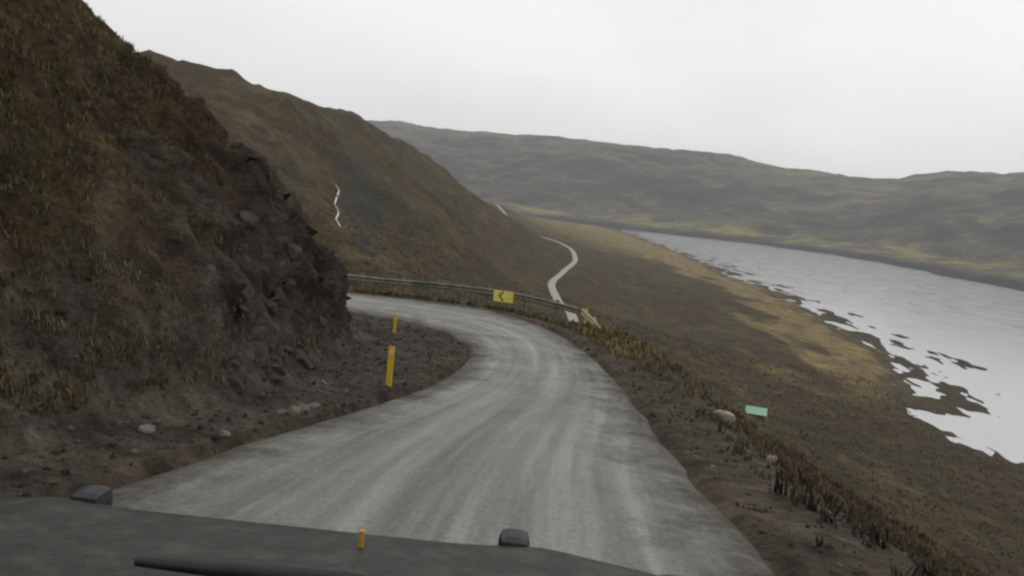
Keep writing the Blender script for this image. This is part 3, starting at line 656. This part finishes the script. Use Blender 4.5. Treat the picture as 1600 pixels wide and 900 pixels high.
# ------------------------------------------------------------------ the car whose bonnet shows at the bottom
CX = -0.385; gz0 = h_road(1.0) + 0.05
car = empty('car', (CX, 0.2, h_road(0.2) + 0.02 + ZC)); co = Vector(car.location)
tag(car, 'dark green grey off-road car heading down the gravel road, bonnet in view', 'car')
M_body = mat_plain('wet_dirty_paint', (0.018, 0.021, 0.016), 0.5, 0, 0.6, 34, 0.22, 0.0, dirt=(0.048, 0.050, 0.038))
M_blk = mat_plain('black_rubber', (0.012, 0.013, 0.016), 0.5, 0, 0.3, 20); M_tyre = mat_plain('tyre_rubber', (0.02, 0.02, 0.02), 0.9, 0, 0.3, 30)
M_rim = mat_plain('steel_rim', (0.35, 0.35, 0.36), 0.4, 0.8, 0.1, 10); M_lamp = mat_plain('lamp_glass', (0.6, 0.6, 0.58), 0.1, 0, 0.05, 10)
M_amber = mat_plain('amber_plastic', (0.50, 0.26, 0.03), 0.35, 0, 0.1, 20)
HW = 0.80
def loft(rows, name, mat, parent, thick=0.0):
    """rows of points -> grid surface, with a turned-down thickness"""
    n, m = len(rows), len(rows[0]); V = [tuple(Vector(p) - co) for r_ in rows for p in r_]
    ii = np.arange(n * m).reshape(n, m); q = np.stack([ii[:-1, :-1], ii[:-1, 1:], ii[1:, 1:], ii[1:, :-1]], -1).reshape(-1, 4)
    me = mesh_np(name, np.array(V), q); o = obj(name, me, mat, parent)
    if thick: md = o.modifiers.new('Solidify', 'SOLIDIFY'); md.thickness = thick; md.offset = -1
    return o
us = np.linspace(-1, 1, 33)
def hood_z(u_, y):                                       # relative to camera
    zc_ = np.interp(y, [0.7, 1.0, 1.3, 1.5, 1.58, 1.62, 1.64], [-0.585, -0.62, -0.67, -0.705, -0.728, -0.765, -0.83])
    return zc_ - 0.035 * abs(u_) ** 6 + 0.012 * math.exp(-((abs(u_) - .62) / .12) ** 2)
rows = [[(CX + u_ * HW, y, hood_z(u_, y) + ZC) for u_ in us] for y in (0.95, 1.05, 1.15, 1.25, 1.35, 1.45, 1.52, 1.57, 1.60, 1.62, 1.635, 1.64)]
hood = loft(rows, 'hood', M_body, car, 0.02)
# cowl below the windscreen
rows = [[(CX + u_ * HW, y, z + ZC - 0.03 * abs(u_) ** 4) for u_ in us] for y, z in ((0.55, -0.50), (0.75, -0.575), (0.9, -0.628), (0.945, -0.66))]
cowl = loft(rows, 'cowl', M_blk, car, 0.02)
# wipers on the lower windscreen edge
for (a, b_) in (((-0.50, 1.10, -.585), (0.12, 1.02, -.565)), ((-1.12, 1.03, -.585), (-0.68, 1.00, -.57))):
    bm = bmesh.new(); pa = Vector(a) + Vector((0, 0, ZC)) - co; pb = Vector(b_) + Vector((0, 0, ZC)) - co
    mid = (pa + pb) / 2 + Vector((0, 0, .012)); add_tube(bm, [pa, (pa + mid) / 2, mid, (pb + mid) / 2, pb], [.008, .013, .016, .013, .008], 8)
    wb = obj('wiper', bm_mesh('wiper', bm, True), M_blk, car)
    bm = bmesh.new(); add_tube(bm, [mid, (mid + pb) / 2 + Vector((0, -.1, .0)), pb + Vector((-.05, -.25, .02))], .011, 8); obj('wiper_arm', bm_mesh('wiper_arm', bm, True), M_blk, wb)
# rubber stops near the front edge
for s in (-1, 1):
    bm = bmesh.new(); add_box(bm, (CX + s * 0.445 - co.x, 1.60 - co.y, -0.735 + ZC - co.z), (0.066, 0.08, 0.062), bevel=0.022)
    hb = obj('hood_bump', bm_mesh('hood_bump', bm, True), M_blk, hood)
    for f_ in hb.data.polygons: f_.use_smooth = False
bm = bmesh.new(); add_box(bm, (CX + 0.15 - co.x, 1.45 - co.y, -0.69 + ZC - co.z), (0.010, 0.010, 0.055), bevel=0.003); obj('amber_marker', bm_mesh('amber_marker', bm), M_amber, hood)['label'] = 'small amber rod on the bonnet'
# front, fenders, sides, rear tub
gnd = co.z
bm = bmesh.new()
add_box(bm, (0, -1.2, 0.90), (1.66, 3.4, 0.66), rot=Matrix.Rotation(-0.125, 3, 'X'), bevel=0.06)
obj('body', bm_mesh('body', bm), M_body, car)
for s in (-1, 1):
    bm = bmesh.new(); add_box(bm, (s * .80, 0.83, 1.01), (0.16, 1.16, 0.70), bevel=0.05); obj('fender', bm_mesh('fender', bm), M_body, car)
bm = bmesh.new(); add_box(bm, (0, 1.40, 0.98), (1.40, 0.06, 0.50), bevel=0.02); grille = obj('grille', bm_mesh('grille', bm), M_blk, car)
for s in (-1, 1):
    bm = bmesh.new(); add_tube(bm, [(s * .55, 1.42, 1.0), (s * .55, 1.46, 1.0)], 0.11, 18); obj('headlight', bm_mesh('headlight', bm, True), M_lamp, grille)
bm = bmesh.new(); add_box(bm, (0, 1.50, 0.55), (1.75, 0.16, 0.20), bevel=0.03); obj('bumper', bm_mesh('bumper', bm), M_blk, car)
for s in (-1, 1):
    for yy in (0.85, -1.9):
        zg = h_road(0.2 + yy) - h_road(0.2)
        bm = bmesh.new(); add_tube(bm, [(s * .64, yy, zg + .40), (s * .66, yy, zg + .40), (s * .84, yy, zg + .40), (s * .87, yy, zg + .40)], [.36, .40, .40, .36], 28)
        wh = obj('wheel', bm_mesh('wheel', bm), M_tyre, car)
        bm = bmesh.new(); add_tube(bm, [(s * .855, yy, zg + .40), (s * .885, yy, zg + .40)], [.22, .20], 20); obj('rim', bm_mesh('rim', bm), M_rim, wh)

# ------------------------------------------------------------------ damp air
bm = bmesh.new(); add_box(bm, (700, 1700, 150), (6300, 4700, 424))
hz = obj('haze', bm_mesh('haze', bm)); tag(hz, 'pale damp haze hanging in the air over the fjord', 'haze', kind='stuff')
hm = bpy.data.materials.new('damp_air'); hm.use_nodes = True; hm.node_tree.nodes.clear()
ho = hm.node_tree.nodes.new('ShaderNodeOutputMaterial'); hv = hm.node_tree.nodes.new('ShaderNodeVolumePrincipled')
hv.inputs['Color'].default_value = (0.93, 0.95, 0.97, 1); hv.inputs['Density'].default_value = 0.000125; hv.inputs['Anisotropy'].default_value = 0.2
hm.node_tree.links.new(hv.outputs[0], ho.inputs['Volume']); hz.data.materials.append(hm)
